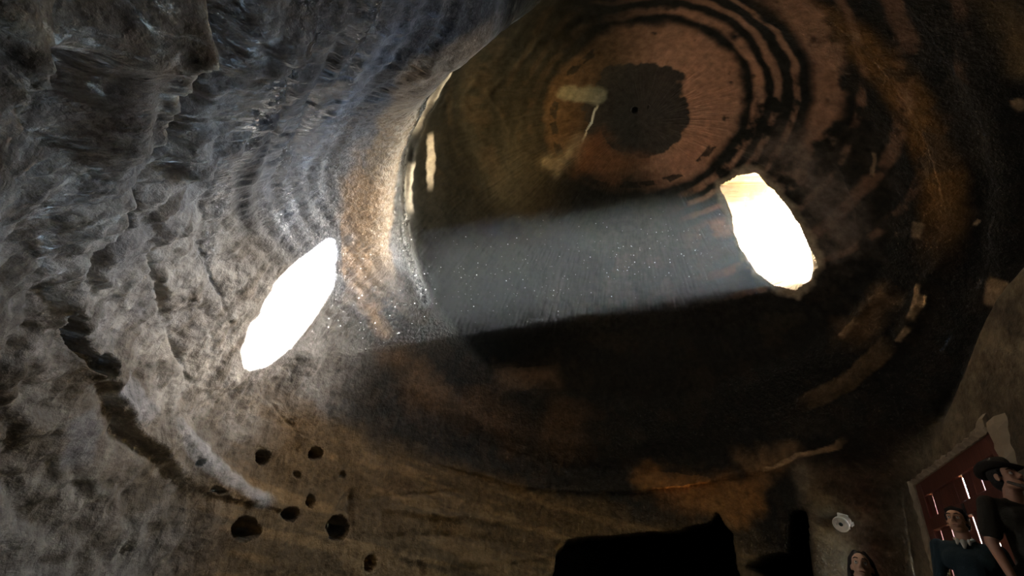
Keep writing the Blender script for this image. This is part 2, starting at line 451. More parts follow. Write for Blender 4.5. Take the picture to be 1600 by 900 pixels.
# ring of ochre soot-free rock continuing round the dome
band([(1160,-20),(1250,20),(1330,60),(1400,125),(1440,190),(1468,260),(1475,350),(1450,440)], .26, (.22, .11, .033), .9, .7, n_col * .35)
band([(1400,530),(1320,600),(1240,640)], .12, (.16, .10, .05), .6)
area([(610,560),(660,560),(720,610),(800,650),(900,660),(900,710),(820,700),(720,670),(640,620)], (.14, .075, .034), .5, .3, n_col + n_mid, .5)
area([(770,575),(870,570),(880,605),(780,610)], (.15, .09, .05), .7)
area([(990,730),(1120,745),(1190,740),(1185,790),(1150,820),(1090,800),(1000,770)], (.26, .13, .045), .9)
area([(1150,715),(1240,700),(1230,730),(1185,745)], (.24, .14, .065), .8)
band([(1190,738),(1250,712),(1325,680)], .035, (.42, .28, .16), .95, .5, n_col + n_hi)
for p, w in (([(1437,345),(1434,375)], .06), ([(1447,455),(1425,500)], .07), ([(1443,440),(1436,475)], .05), ([(1312,528),(1345,495)], .05), ([(1527,340),(1524,352)], .02),
             ([(1360,240),(1358,280)], .03), ([(1572,430),(1550,480)], .10), ([(1405,535),(1425,505)], .04), ([(1590,150),(1600,170)], .04)):
    band(p, w, (.42, .28, .16), .8, .6)
area([(1310,530),(1375,455),(1400,470),(1340,535)], (.20, .12, .06), .8)
area([(1530,0),(1600,0),(1600,110),(1570,70)], (.2, .13, .06), .8)
# rings and copper-coloured rock round the apex
ca_ = hit(996, 178)
qx = B[:, 0] - ca_[0]; qy = B[:, 1] - ca_[1]
rq = np.hypot(qx, qy) + .10 * n_mid + .05 * n_hi
ph = np.arctan2(qx, qy)
topm = sst(5.8, 6.6, ss)
warm = .12 + .88 * sst(-.35, .6, np.sin(ph - .45))          # window light painted in: copper brighter towards the light well
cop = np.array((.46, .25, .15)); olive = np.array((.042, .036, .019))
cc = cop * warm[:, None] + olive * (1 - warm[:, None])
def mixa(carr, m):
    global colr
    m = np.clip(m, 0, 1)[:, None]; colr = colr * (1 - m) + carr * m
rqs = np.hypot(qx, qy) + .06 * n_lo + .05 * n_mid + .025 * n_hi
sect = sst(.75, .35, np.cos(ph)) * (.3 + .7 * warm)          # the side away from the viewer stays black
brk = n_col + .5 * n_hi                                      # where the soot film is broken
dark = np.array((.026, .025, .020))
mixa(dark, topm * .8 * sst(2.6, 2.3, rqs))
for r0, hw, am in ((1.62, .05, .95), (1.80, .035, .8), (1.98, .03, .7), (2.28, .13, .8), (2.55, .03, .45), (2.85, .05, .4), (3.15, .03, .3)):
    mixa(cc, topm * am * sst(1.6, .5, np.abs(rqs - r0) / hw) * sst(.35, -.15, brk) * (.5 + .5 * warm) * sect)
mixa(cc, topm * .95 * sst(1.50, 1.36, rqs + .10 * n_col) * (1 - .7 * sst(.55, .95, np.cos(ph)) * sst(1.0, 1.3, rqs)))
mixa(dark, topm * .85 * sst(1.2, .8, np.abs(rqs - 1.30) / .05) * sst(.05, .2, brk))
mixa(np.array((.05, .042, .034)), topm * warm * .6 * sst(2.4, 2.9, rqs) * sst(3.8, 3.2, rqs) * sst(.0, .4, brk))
bx_, by_ = hit(998, 172)[:2]
rbz = np.hypot((B[:, 0] - bx_) / 1.0, (B[:, 1] - by_) / .95) + .20 * n_mid + .14 * n_hi + .14 * n_lo
mixa(np.array((.05, .045, .036)), topm * .96 * sst(.93, .86, rbz))
disp += topm * sst(1.2, 1.5, rqs) * sect * (.004 * np.sin(rqs * 2 * np.pi / .19))
area([(905,225),(940,200),(975,240),(1010,250),(960,285),(900,270)], (.20, .095, .045), .75)
area([(845,250),(870,235),(905,215),(900,245),(870,270)], (.28, .25, .17), .6)
area([(880,145),(900,140),(940,155),(930,163),(890,158)], (.30, .30, .20), .7, .05)
band([(936,162),(925,190),(908,224)], .022, (.55, .50, .36), .95, .4)
area([(1290,240),(1215,200),(1180,235),(1240,300),(1300,400),(1340,380)], (.20, .155, .12), .8, .2, n_col + n_hi)  # glow of the light well painted in: paler rock beside it
dw = np.abs(d_win)
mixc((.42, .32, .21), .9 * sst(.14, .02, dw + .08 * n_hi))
# right lower masonry: earthy plaster
rightlow = sst(np.radians(56), np.radians(60), tt) * sst(np.radians(175), np.radians(160), tt)
_pl = -((AX - DTL) @ DN) / np.minimum(np.sin(tt) * DN[0] + np.cos(tt) * DN[1], -1e-3)
top_z = 3.14 + .95 * sst(np.radians(66), np.radians(112), tt) + .06 * n_mid
mixc((.15, .115, .075), rightlow * sst(.35, .05, B[:, 2] - top_z))
mixc((.24, .19, .125), .7 * rightlow * sst(.3, .0, B[:, 2] - top_z) * sst(.0, .4, n_col))
mixc((.07, .055, .04), .7 * rightlow * sst(.3, .0, B[:, 2] - top_z) * sst(.1, .4, -n_col))
mixc((.010, .009, .008), sst(.08, .0, d_n1)); mixc((.010, .009, .008), sst(.08, .0, d_n2))  # shade painted in: both recesses coloured near black
colr *= (1 + .25 * n_fine)[:, None]
colr = np.clip(colr, .005, .8)
gloss = .15 - .11 * sst(.1, .4, ss - s_rim) + .95 * sst(3.8, 4.6, ss + .2 * n_col) * left * sst(np.radians(-132), np.radians(-112), tt - .12 * (ss - 4)) * (1 - .97 * sst(.1, .5, ss - s_rim))
for p, w in ((rim_in, .10), ([(500,20),(420,160),(350,320),(325,410)], .14), ([(590,20),(500,180),(455,300),(430,350)], .14)):
    gd = np.exp(-(seg_dist(hits(p))[0] / w) ** 2); gloss += 1.1 * gd
    mixc((.06, .062, .068), .75 * gd)
chis = .1 + .25 * left * (1 - sst(5.3, 5.8, ss)) + .05 * farlow

gloss *= sst(-.01, .10, d_n1) * sst(-.01, .10, d_n2)
grain = 1 - .93 * sst(.0, .35, ss - s_rim)
# ------------------------------------------------------------------ displaced positions
disp -= .03 * sst(.10, .0, dw) * (n_hi + .6)
disp = disp * sst(-.15, .7, rb)
for x_, y_, r_, dp_ in ((992, 173, .055, .16), (1013, 168, .025, .05)):
    disp += dp_ * sst(r_ * 1.2, r_ * .6, np.linalg.norm(B - hit(x_, y_), axis=1) + .02 * n_hi)
V = B + N * disp[:, None]
# straight masonry face with the door
vr = np.hypot(V[:, 0] - AX[0], V[:, 1] - AX[1])
ed = np.sin(tt) * DN[0] + np.cos(tt) * DN[1]
pl = np.where(ed < -.05, _pl, 1e3) + .025 * n_mid + .012 * n_hi
mk = sst(.5, .0, V[:, 2] - top_z) * sst(np.radians(59), np.radians(68), tt) * sst(np.radians(178), np.radians(165), tt)
tgt = np.minimum(vr + 1.0, pl)
vr2 = vr + (tgt - vr) * mk
V[:, 0] = AX[0] + np.sin(tt) * vr2; V[:, 1] = AX[1] + np.cos(tt) * vr2

# ------------------------------------------------------------------ faces, openings, split into walls and ceiling
ii, jj = np.meshgrid(np.arange(NT), np.arange(NS - 1), indexing='ij')
i2 = (ii + 1) % NT
F = np.stack([ii * NS + jj, ii * NS + jj + 1, i2 * NS + jj + 1, i2 * NS + jj], -1).reshape(-1, 4)
# smooth normals of the whole shell (facing the room)
fn = np.cross(V[F[:, 2]] - V[F[:, 0]], V[F[:, 3]] - V[F[:, 1]])
VN = np.zeros_like(V)
for k in range(4): np.add.at(VN, F[:, k], fn)
VN /= np.maximum(np.linalg.norm(VN, axis=1), 1e-12)[:, None]
fc = V[F].mean(1)
du = (fc[:, :2] - DTR) @ DU; dn = (fc[:, :2] - DTR) @ DN
DW = np.linalg.norm(DTL - DTR)
door_hole = (du > 0.0) & (du < DW) & (np.abs(dn) < .35) & (fc[:, 2] < DOOR_TOP) & (fc[:, 0] > 3)
ft = tt[F[:, 0]]; fs = ss[F[:, 0]]
_q = (V - CAM) @ MC
PXU0 = 800 + FPX * _q[:, 0] / np.maximum(_q[:, 2], .1); PXV0 = 450 + FPX * _q[:, 1] / np.maximum(_q[:, 2], .1)
# the sun sees the well end-on: its throat is the outline of the patch carried back along the sun's rays
SE1 = np.cross(SUN_DIR, [0, 0, 1.0]); SE1 /= np.linalg.norm(SE1); SE2 = np.cross(SE1, SUN_DIR)
_pm = np.array([np.argmin(((PXU0 - x) ** 2 + (PXV0 - y) ** 2) + 1e9 * (tt > 0)) for x, y in PATCH])
THR = np.stack([V[_pm] @ SE1, V[_pm] @ SE2], 1)
THR = np.stack([.8 * THR + .2 * np.roll(THR, -1, 0), .2 * THR + .8 * np.roll(THR, -1, 0)], 1).reshape(-1, 2)    # soften the corners
def near_poly(Q, poly):
    best = np.full(len(Q), 1e9); bp_ = np.zeros_like(Q); ins = np.zeros(len(Q), bool)
    for i in range(len(poly)):
        a_, b_ = poly[i], poly[(i + 1) % len(poly)]; ab = b_ - a_
        t = np.clip(((Q - a_) @ ab) / (ab @ ab), 0, 1); c = a_ + t[:, None] * ab
        d = np.linalg.norm(Q - c, axis=1); m = d < best; best[m] = d[m]; bp_[m] = c[m]
        ins ^= ((a_[1] > Q[:, 1]) != (b_[1] > Q[:, 1])) & (Q[:, 0] < (b_[0] - a_[0]) * (Q[:, 1] - a_[1]) / (b_[1] - a_[1] + 1e-12) + a_[0])
    return np.where(ins, -best, best), bp_
_fq = np.stack([fc @ SE1, fc @ SE2], 1)
d_thr = near_poly(_fq, THR)[0]
win_hole = (d_thr < .035) & (fs > 5.5) & (ft > 0)
win_hole |= (d_win[F].mean(1) < .0)
keep = ~(door_hole | win_hole)
deg = np.radians
isC = fs > 4.35
zone = np.where(isC, 0, np.where((ft > deg(-150)) & (ft <= deg(-30)), 1, np.where((ft > deg(-30)) & (ft <= deg(58)), 2,
        np.where((ft > deg(58)) & (ft <= deg(150)), 3, 4))))
U_uv = np.stack([tt * 4.3, ss], 1).astype(np.float32)

def shell(name, z):
    f = F[keep & (zone == z)]
    idx, inv = np.unique(f, return_inverse=True)
    f = inv.reshape(-1, 4).astype(np.int32)
    me = bpy.data.meshes.new(name)
    me.vertices.add(len(idx)); me.vertices.foreach_set('co', V[idx].astype(np.float32).ravel())
    me.loops.add(f.size); me.loops.foreach_set('vertex_index', f.ravel())
    me.polygons.add(len(f)); me.polygons.foreach_set('loop_start', np.arange(len(f), dtype=np.int32) * 4)
    me.update(calc_edges=True)
    me.polygons.foreach_set('use_smooth', np.ones(len(f), bool))
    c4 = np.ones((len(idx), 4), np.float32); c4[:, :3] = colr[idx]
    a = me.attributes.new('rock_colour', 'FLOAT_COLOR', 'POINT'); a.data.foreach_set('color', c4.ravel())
    a = me.attributes.new('soot_gloss', 'FLOAT', 'POINT'); a.data.foreach_set('value', gloss[idx].astype(np.float32))
    a = me.attributes.new('grain', 'FLOAT', 'POINT'); a.data.foreach_set('value', grain[idx].astype(np.float32))
    a = me.attributes.new('chisel', 'FLOAT', 'POINT'); a.data.foreach_set('value', chis[idx].astype(np.float32))
    u = me.uv_layers.new(name='surface_metres'); u.data.foreach_set('uv', U_uv[idx][f.ravel()].ravel())
    me.materials.append(ROCK)
    deep = (d_n1[idx][f].min(1) < .12) | (d_n2[idx][f].min(1) < .12)     # crisp edges in the black recesses
    if deep.any(): me.polygons.foreach_set('use_smooth', ~deep)
    else: me.normals_split_custom_set_from_vertices([tuple(v) for v in VN[idx]])
    o = bpy.data.objects.new(name, me); COL.objects.link(o); o['kind'] = 'structure'
    return o

SHELL = {}
for z, (nm, lb) in enumerate((('ceiling', 'soot-blackened rock dome with carved rings around its flat crown'),
                              ('wall_left', 'rough grey chiselled rock wall lit by the sun patch'),
                              ('wall_back', 'dark brown rock wall with niches below the dome'),
                              ('wall_right', 'earth-plastered rock wall around the wooden door'),
                              ('wall_near', 'plain rough rock wall on the near side of the chamber'))):
    SHELL[nm] = lab(shell(nm, z), lb, 'ceiling' if z == 0 else 'wall')

# ------------------------------------------------------------------ mesh builders
def mesh_obj(name, verts, faces, mat, parent=None, smooth=False):
    me = bpy.data.meshes.new(name); me.from_pydata([tuple(v) for v in verts], [], faces); me.update()
    if smooth: me.polygons.foreach_set('use_smooth', [True] * len(me.polygons))
    if mat: me.materials.append(mat)
    o = bpy.data.objects.new(name, me); COL.objects.link(o)
    if parent: o.parent = parent
    return o

def bm_obj(name, bm, mat, parent=None, smooth=True):
    me = bpy.data.meshes.new(name); bm.to_mesh(me); bm.free()
    if smooth: me.polygons.foreach_set('use_smooth', [True] * len(me.polygons))
    if mat: me.materials.append(mat)
    o = bpy.data.objects.new(name, me); COL.objects.link(o)
    if parent: o.parent = parent
    return o

def empty(name, loc, rz=0.0):
    o = bpy.data.objects.new(name, None); COL.objects.link(o)
    o.location = loc; o.rotation_euler = (0, 0, rz); o.empty_display_size = .2
    return o

# ------------------------------------------------------------------ floor
MFLOOR = plain('trodden_earth', (.085, .066, .045), .9, .35, 3.0, .6)
def build_floor():
    n = 90; xs = np.linspace(-4.2, 7.2, n); ys_ = np.linspace(-1.6, 9.6, n)
    X, Y = np.meshgrid(xs, ys_, indexing='ij')
    P = np.stack([X.ravel(), Y.ravel(), np.zeros(n * n)], 1)
    P[:, 2] = .03 * fbm(P, 1.2, 3, 201) - .45 * sst(-1.0, -2.6, P[:, 0])
    fs_ = [(i * n + j, (i + 1) * n + j, (i + 1) * n + j + 1, i * n + j + 1) for i in range(n - 1) for j in range(n - 1)]
    o = mesh_obj('floor', P, fs_, MFLOOR, smooth=True)
    lab(o, 'trodden dark earth floor of the chamber', 'floor', kind='structure')
build_floor()

# ------------------------------------------------------------------ the light well through the rock
MREV = plain('pale_cut_rock', (.50, .42, .31), .9, .25, 9.0, .8)
def build_well():
    # inner ring on the dome, throat = outline that throws the patch, flaring to the outside
    # ordered rim of the hole left in the dome mesh
    hf = F[win_hole]; cnt = {}
    for f in hf:
        for k in range(4):
            e = (int(f[k]), int(f[(k + 1) % 4])); cnt[e] = 1
    nxt = {a_: b_ for (a_, b_) in cnt if (b_, a_) not in cnt}
    start = next(iter(nxt)); loop = [start]
    while nxt[loop[-1]] != start and len(loop) < len(nxt): loop.append(nxt[loop[-1]])
    I = V[np.array(loop)]; wc = I.mean(0); n = len(I)
    depth0 = wc @ SUN_DIR
    up_ = SUN_DIR * (depth0 + .45)
    T2 = near_poly(np.stack([I @ SE1, I @ SE2], 1), THR)[1]
    T = T2[:, :1] * SE1 + T2[:, 1:] * SE2 + up_
    c2 = THR.mean(0); tcen = c2[0] * SE1 + c2[1] * SE2 + up_
    rings = [I]
    for k in (.12, .4, .7): rings.append(I * (1 - k) + T * k)
    rings.append(T)
    for dd, g in ((.3, 1.06), (.6, 1.14), (.9, 1.25)):
        rings.append(tcen + (T - tcen) * g + SUN_DIR * dd)
    V_ = []
    for k, r in enumerate(rings):
        nz = np.stack([fbm(r, 6., 3, 300 + q_) for q_ in range(3)], 1)
        V_.append(r + (0, .02, .03, .02, .008, .03, .04, .04)[k] * nz)
    V_ = np.vstack(V_)
    fs_ = []
    for k in range(len(rings) - 1):
        for i in range(n):
            j = (i + 1) % n
            fs_.append((k * n + i, k * n + j, (k + 1) * n + j, (k + 1) * n + i))
    o = mesh_obj('window_1', V_, fs_, MREV, smooth=True)
    lab(o, 'narrow light well cut through the dome, its sides blazing in the sun', 'window', kind='structure')
    # portal: helps the renderer find the sky through the opening, gives no light of its own
    pd = bpy.data.lights.new('sky_portal', 'AREA'); pd.shape = 'RECTANGLE'; pd.size = 2.4; pd.size_y = 3.4
    pd.cycles.is_portal = True
    po = bpy.data.objects.new('sky_portal', pd); COL.objects.link(po)
    po.location = tcen + SUN_DIR * .95
    po.rotation_euler = Vector(SUN_DIR).to_track_quat('Z', 'Y').to_euler()
build_well()

# ------------------------------------------------------------------ where a pixel meets the finished rock
_q = (V - CAM) @ MC
_front = _q[:, 2] > .1
PXU = np.where(_front, 800 + FPX * _q[:, 0] / np.maximum(_q[:, 2], .1), -9e3)
PXV = np.where(_front, 450 + FPX * _q[:, 1] / np.maximum(_q[:, 2], .1), -9e3)
def surf(x, y, rad=7):
    m = np.where((np.abs(PXU - x) < rad) & (np.abs(PXV - y) < rad))[0]
    dd = np.linalg.norm(V[m] - CAM, axis=1)
    near = m[dd < dd.min() + .25]
    nrm = VN[near].mean(0); nrm /= np.linalg.norm(nrm)
    p = V[near].mean(0)
    if nrm @ (CAM - p) < 0: nrm = -nrm
    return p, nrm

# ------------------------------------------------------------------ raised rock platform in front of the door
PLAT = .65
MPLAT = plain('platform_rock', (.11, .088, .06), .9, .3, 4.0, .8)
def wpt(u, n, z): p = DTR + DU * u + DN * n; return (p[0], p[1], z)
def build_platform():
    nu, nn_ = 36, 12
    us = np.linspace(-2.3, 2.35, nu); ns = np.linspace(-.12, 1.0, nn_)
    vv = []; ff = []
    for u in us:
        for q in ns: vv.append(wpt(u, q, PLAT))
    vv = np.array(vv)
    for i in range(nu - 1):
        for j in range(nn_ - 1): ff.append((i*nn_+j, (i+1)*nn_+j, (i+1)*nn_+j+1, i*nn_+j+1))
    base = len(vv)
    edge = [i*nn_+nn_-1 for i in range(nu)]
    low_ = np.array([vv[e] for e in edge]); low_[:, :2] += DN * .08; low_[:, 2] = -.02
    vv = np.vstack([vv, low_])
    for i in range(nu - 1): ff.append((edge[i], edge[i+1], base+i+1, base+i))
    vv = vv + np.stack([.02*fbm(vv, 3., 2, 400), .02*fbm(vv, 3., 2, 401), np.zeros(len(vv))], 1)
    o = mesh_obj('floor_step', vv, ff, MPLAT)
    lab(o, 'raised rock step in front of the wooden door', 'floor', kind='structure')
build_platform()

# ------------------------------------------------------------------ plank door
def wood(name, col):
    m, n, l, b = new_mat(name)
    tc = n.new('ShaderNodeTexCoord'); mp = n.new('ShaderNodeMapping'); mp.inputs['Scale'].default_value = (22, 22, 1.6)
    nz = n.new('ShaderNodeTexNoise'); nz.inputs['Scale'].default_value = 2.5; nz.inputs['Detail'].default_value = 6
    l.new(tc.outputs['Object'], mp.inputs['Vector']); l.new(mp.outputs[0], nz.inputs['Vector'])
    cr = n.new('ShaderNodeValToRGB'); cr.color_ramp.elements[0].position = .3; cr.color_ramp.elements[1].position = .75
    cr.color_ramp.elements[0].color = (*[c * .55 for c in col], 1); cr.color_ramp.elements[1].color = (*col, 1)
    l.new(nz.outputs['Fac'], cr.inputs[0]); l.new(cr.outputs[0], b.inputs['Base Color'])
    bp = n.new('ShaderNodeBump'); bp.inputs['Strength'].default_value = .4; bp.inputs['Distance'].default_value = .004
    l.new(nz.outputs['Fac'], bp.inputs['Height']); l.new(bp.outputs[0], b.inputs['Normal'])
    b.inputs['Roughness'].default_value = .62
    return m
MWOOD = wood('red_brown_wood', (.16, .048, .03)); MWOOD2 = wood('dark_red_wood', (.13, .038, .026))
MIRON = plain('black_iron', (.02, .019, .018), .5, .2, 40, .2, .6)
MPLASTER = plain('pale_plaster', (.33, .265, .19), .95, .25, 8, .8)

def plane_uz(x, y):
    d = ray_dir(x, y)
    t = ((DTR - CAM[:2]) @ DN) / (d[:2] @ DN)
    p = CAM + t * d
    return (p[:2] - DTR) @ DU, p[2]

def board(name, u0, u1, z0, z1, n0, n1, mat, parent, bev=.006):
    bm = bmesh.new(); bmesh.ops.create_cube(bm, size=1)
    for v in bm.verts:
        v.co = Vector(((u0+u1)/2 + v.co.x*(u1-u0), (n0+n1)/2 + v.co.y*(n1-n0), (z0+z1)/2 + v.co.z*(z1-z0)))
    bmesh.ops.bevel(bm, geom=bm.edges[:], offset=min(bev, (u1-u0)*.3, (z1-z0)*.3), segments=1, affect='EDGES')
    return bm_obj(name, bm, mat, parent, False)

def build_door():
    root = empty('door_1', wpt(0, 0, PLAT), math.atan2(DU[1], DU[0]))   # local x runs along the wall, local y into the room
    lab(root, 'dark red-brown plank door with daylight in the cracks', 'door', kind='structure')
    h = DOOR_TOP - PLAT
    stl = .20; trl = .20
    zm = plane_uz(1505, 797)[1] - PLAT                 # middle rail
    # frame (stiles and rails) slightly proud of the boards
    board('stile', DW - stl, DW + .02, 0, h, -.07, .0, MWOOD, root)
    board('stile', -.02, .16, 0, h, -.07, .0, MWOOD, root)
    board('rail', .16, DW - stl, h - trl, h + .02, -.07, -.002, MWOOD, root)
    board('rail', .16, DW - stl, zm - .07, zm + .07, -.05, .015, MWOOD2, root)
    board('rail', .16, DW - stl, 0, .18, -.05, .01, MWOOD2, root)
    def fill(z0, z1, slits):
        edges = [(.155, 0)] + sorted(slits) + [(DW - stl + .005, 0)]
        for (a, ga), (b, gb) in zip(edges[:-1], edges[1:]):
            u0, u1 = a + ga / 2, b - gb / 2
            n = max(1, round((u1 - u0) / .21))
            for k in range(n):
                w = (u1 - u0) / n
                lap = .004 if k else 0                       # boards butt together except at the open cracks
                board('plank', u0 + k * w - lap, u0 + (k + 1) * w, z0, z1, -.048 + .003 * (k % 2), -.036 + .003 * (k % 2), MWOOD2 if k % 2 else MWOOD, root, .004)
    fill(zm + .06, h - trl + .01, [(plane_uz(1456, 790)[0], .020), (plane_uz(1503, 765)[0], .034), (plane_uz(1527, 750)[0], .022)])
    fill(.17, zm - .06, [(plane_uz(1469, 847)[0], .014), (plane_uz(1484, 838)[0], .018), (plane_uz(1514.5, 812)[0], .028), (plane_uz(1538.5, 805)[0], .022)])
    # strap and ring handle
    hx = plane_uz(1510, 797)[0]
    board('latch_plate', hx - .03, hx + .03, zm - .05, zm + .05, .012, .022, MIRON, root, .003)
    bm = bmesh.new()
    for k in range(16):
        a0, a1 = k/16*2*math.pi, (k+1)/16*2*math.pi
    R0, r0 = .05, .007; vs_ = []
    for k in range(18):
        a = k/18*2*math.pi
        vs_.append([bm.verts.new((hx + (R0 + r0*math.cos(b))*math.sin(a), .032 + r0*math.sin(b), zm - .06 + (R0 + r0*math.cos(b))*math.cos(a))) for b in [q/6*2*math.pi for q in range(6)]])
    for k in range(18):
        for q in range(6):
            bm.faces.new((vs_[k][q], vs_[k][(q+1) % 6], vs_[(k+1) % 18][(q+1) % 6], vs_[(k+1) % 18][q]))
    bm_obj('ring_handle', bm, MIRON, root)
build_door()

def build_plaster():
    """rough pale plaster edging round the opening"""
    root = empty('trim_1', wpt(0, 0, PLAT), math.atan2(DU[1], DU[0]))
    lab(root, 'pale rough plaster edging round the wooden door', 'trim', kind='structure')
    h = DOOR_TOP - PLAT
    def strip(a, b, width, n=40):
        a = np.array(a); b = np.array(b); d = b - a; pr = np.array([-d[1], d[0]]) / np.linalg.norm(d)
        vv = []; ff = []
        for k in range(n + 1):
            c = a + d * k / n
            w = width(k / n)
            wob = .014 * math.sin(k * 1.7) + .012 * math.sin(k * .61 + 1)
            for off, nn_ in ((-.02, -.09), (-.02, .018), (.02, .045), (w * .6 + wob, .05), (w + wob, .0), (w + wob + .03, -.09)):
                p = c + pr * off; vv.append((p[0], nn_ + .008 * math.sin(k * 2.3 + off * 40), p[1]))
        for k in range(n):
            for q in range(5): ff.append((k*6+q, k*6+q+1, (k+1)*6+q+1, (k+1)*6+q))
        ff.append((0, 1, 2, 3, 4, 5)); ff.append(tuple(n*6+q for q in reversed(range(6))))
        mesh_obj('plaster_edge', vv, ff, MPLASTER, root)
    strip((DW, h + .04), (DW, 0), lambda t: .10)
    strip((0, h), (DW, h), lambda t: .05 + .10 * math.exp(-(t / .12) ** 2))
    strip((0, 0), (0, h + .05), lambda t: .12 + .22 * t ** 6)
build_plaster()

# ------------------------------------------------------------------ wall lamp
MWHITE = plain('weathered_white_metal', (.72, .70, .64), .45, .12, 20, .1)
MBEIGE = plain('grey_beige_housing', (.42, .37, .30), .6, .12, 18, .1)
MLENS = plain('dark_glass_lens', (.03, .04, .04), .08, .05, 10)
def lathe(prof, n=28):
    bm = bmesh.new(); rings = []
    for (r, z) in prof:
        rings.append([bm.verts.new((r*math.cos(k/n*2*math.pi), r*math.sin(k/n*2*math.pi), z)) for k in range(n)])
    for a, b in zip(rings[:-1], rings[1:]):
        for k in range(n): bm.faces.new((a[k], a[(k+1) % n], b[(k+1) % n], b[k]))
    bm.faces.new(list(reversed(rings[0]))); bm.faces.new(rings[-1])
    return bm
def build_lamp():
    p, nr = surf(1308, 820, 5)
    nr = np.array([nr[0], nr[1], 0]); nr /= np.linalg.norm(nr)
    root = empty('wall_lamp', tuple(p + nr * .06), math.atan2(nr[1], nr[0]) - math.pi/2)     # local y points out of the wall
    lab(root, 'small white round-faced spotlight bracketed to the earthy wall', 'lamp')
    def bx(name, c, s, mat, rot=None, bev=.006):
        bm = bmesh.new(); bmesh.ops.create_cube(bm, size=1)
        bmesh.ops.scale(bm, vec=s, verts=bm.verts)
        bmesh.ops.bevel(bm, geom=bm.edges[:], offset=bev, segments=2, affect='EDGES')
        M_ = Matrix.Translation(c) @ (rot.to_matrix().to_4x4() if rot else Matrix())
        bmesh.ops.transform(bm, matrix=M_, verts=bm.verts)
        return bm_obj(name, bm, mat, root)
    bx('wall_plate', (-.06, .0, .06), (.15, .03, .19), MWHITE)
    bx('arm', (.0, .06, .05), (.035, .12, .035), MIRON)
    axis = Vector((.78, .55, -.42)).normalized()
    q = axis.to_track_quat('Z', 'Y'); c0 = Vector((.07, .15, .0))
    def lt(name, prof, mat, parent=root):
        bm = lathe(prof); bmesh.ops.transform(bm, matrix=Matrix.Translation(c0) @ q.to_matrix().to_4x4(), verts=bm.verts)
        return bm_obj(name, bm, mat, parent)
    lt('housing', [(.05, -.11), (.08, -.09), (.088, 0), (.09, .10)], MBEIGE)
    ring = lt('front_ring', [(.088, .095), (.098, .10), (.098, .135), (.085, .142), (.078, .128)], MWHITE)
    lt('reflector', [(.078, .118), (.08, .126), (.045, .120), (.03, .112)], MWHITE, ring)
    lt('lens', [(.03, .10), (.032, .122), (.022, .130), (.004, .134)], MLENS, ring)
    bx('bracket', tuple(c0 + Vector((.105, .03, -.02))), (.012, .05, .16), MWHITE, q, .003)
    bx('bracket', tuple(c0 + Vector((-.105, .03, .0))), (.012, .05, .12), MWHITE, q, .003)
build_lamp()

# ------------------------------------------------------------------ people
def skin_mat(name, col):
    m = plain(name, col, .5, .12, 45, .15)
    m.node_tree.nodes['Principled BSDF'].inputs['Subsurface Weight'].default_value = 0
    return m
MEYE = plain('eye_white', (.7, .68, .64), .25, .02); MIRIS = plain('iris_brown', (.03, .018, .01), .15, .05)
MLIP = plain('lip', (.30, .12, .09), .45, .08)
MHAIR = plain('near_black_hair', (.010, .008, .007), .75, .3, 90, .6)
MHAIRG = plain('greying_beard', (.16, .13, .11), .7, .3, 120, .7)
MTEAL = plain('dark_teal_wool', (.014, .035, .05), .9, .2, 160, .6)
MSHIRT = plain('white_cotton', (.62, .63, .62), .8, .06, 60, .2)
MBROWN = plain('dark_olive_cotton', (.03, .027, .02), .9, .2, 90, .4)
MBLUE = plain('blue_cotton', (.05, .10, .2), .85, .15, 90, .3)
MTROU = plain('charcoal_trousers', (.025, .025, .028), .9, .15, 90, .3)
MSHOE = plain('black_leather', (.015, .014, .013), .5, .15, 40, .2)
MHAT = plain('dark_felt_hat', (.022, .018, .014), .85, .2, 120, .4)

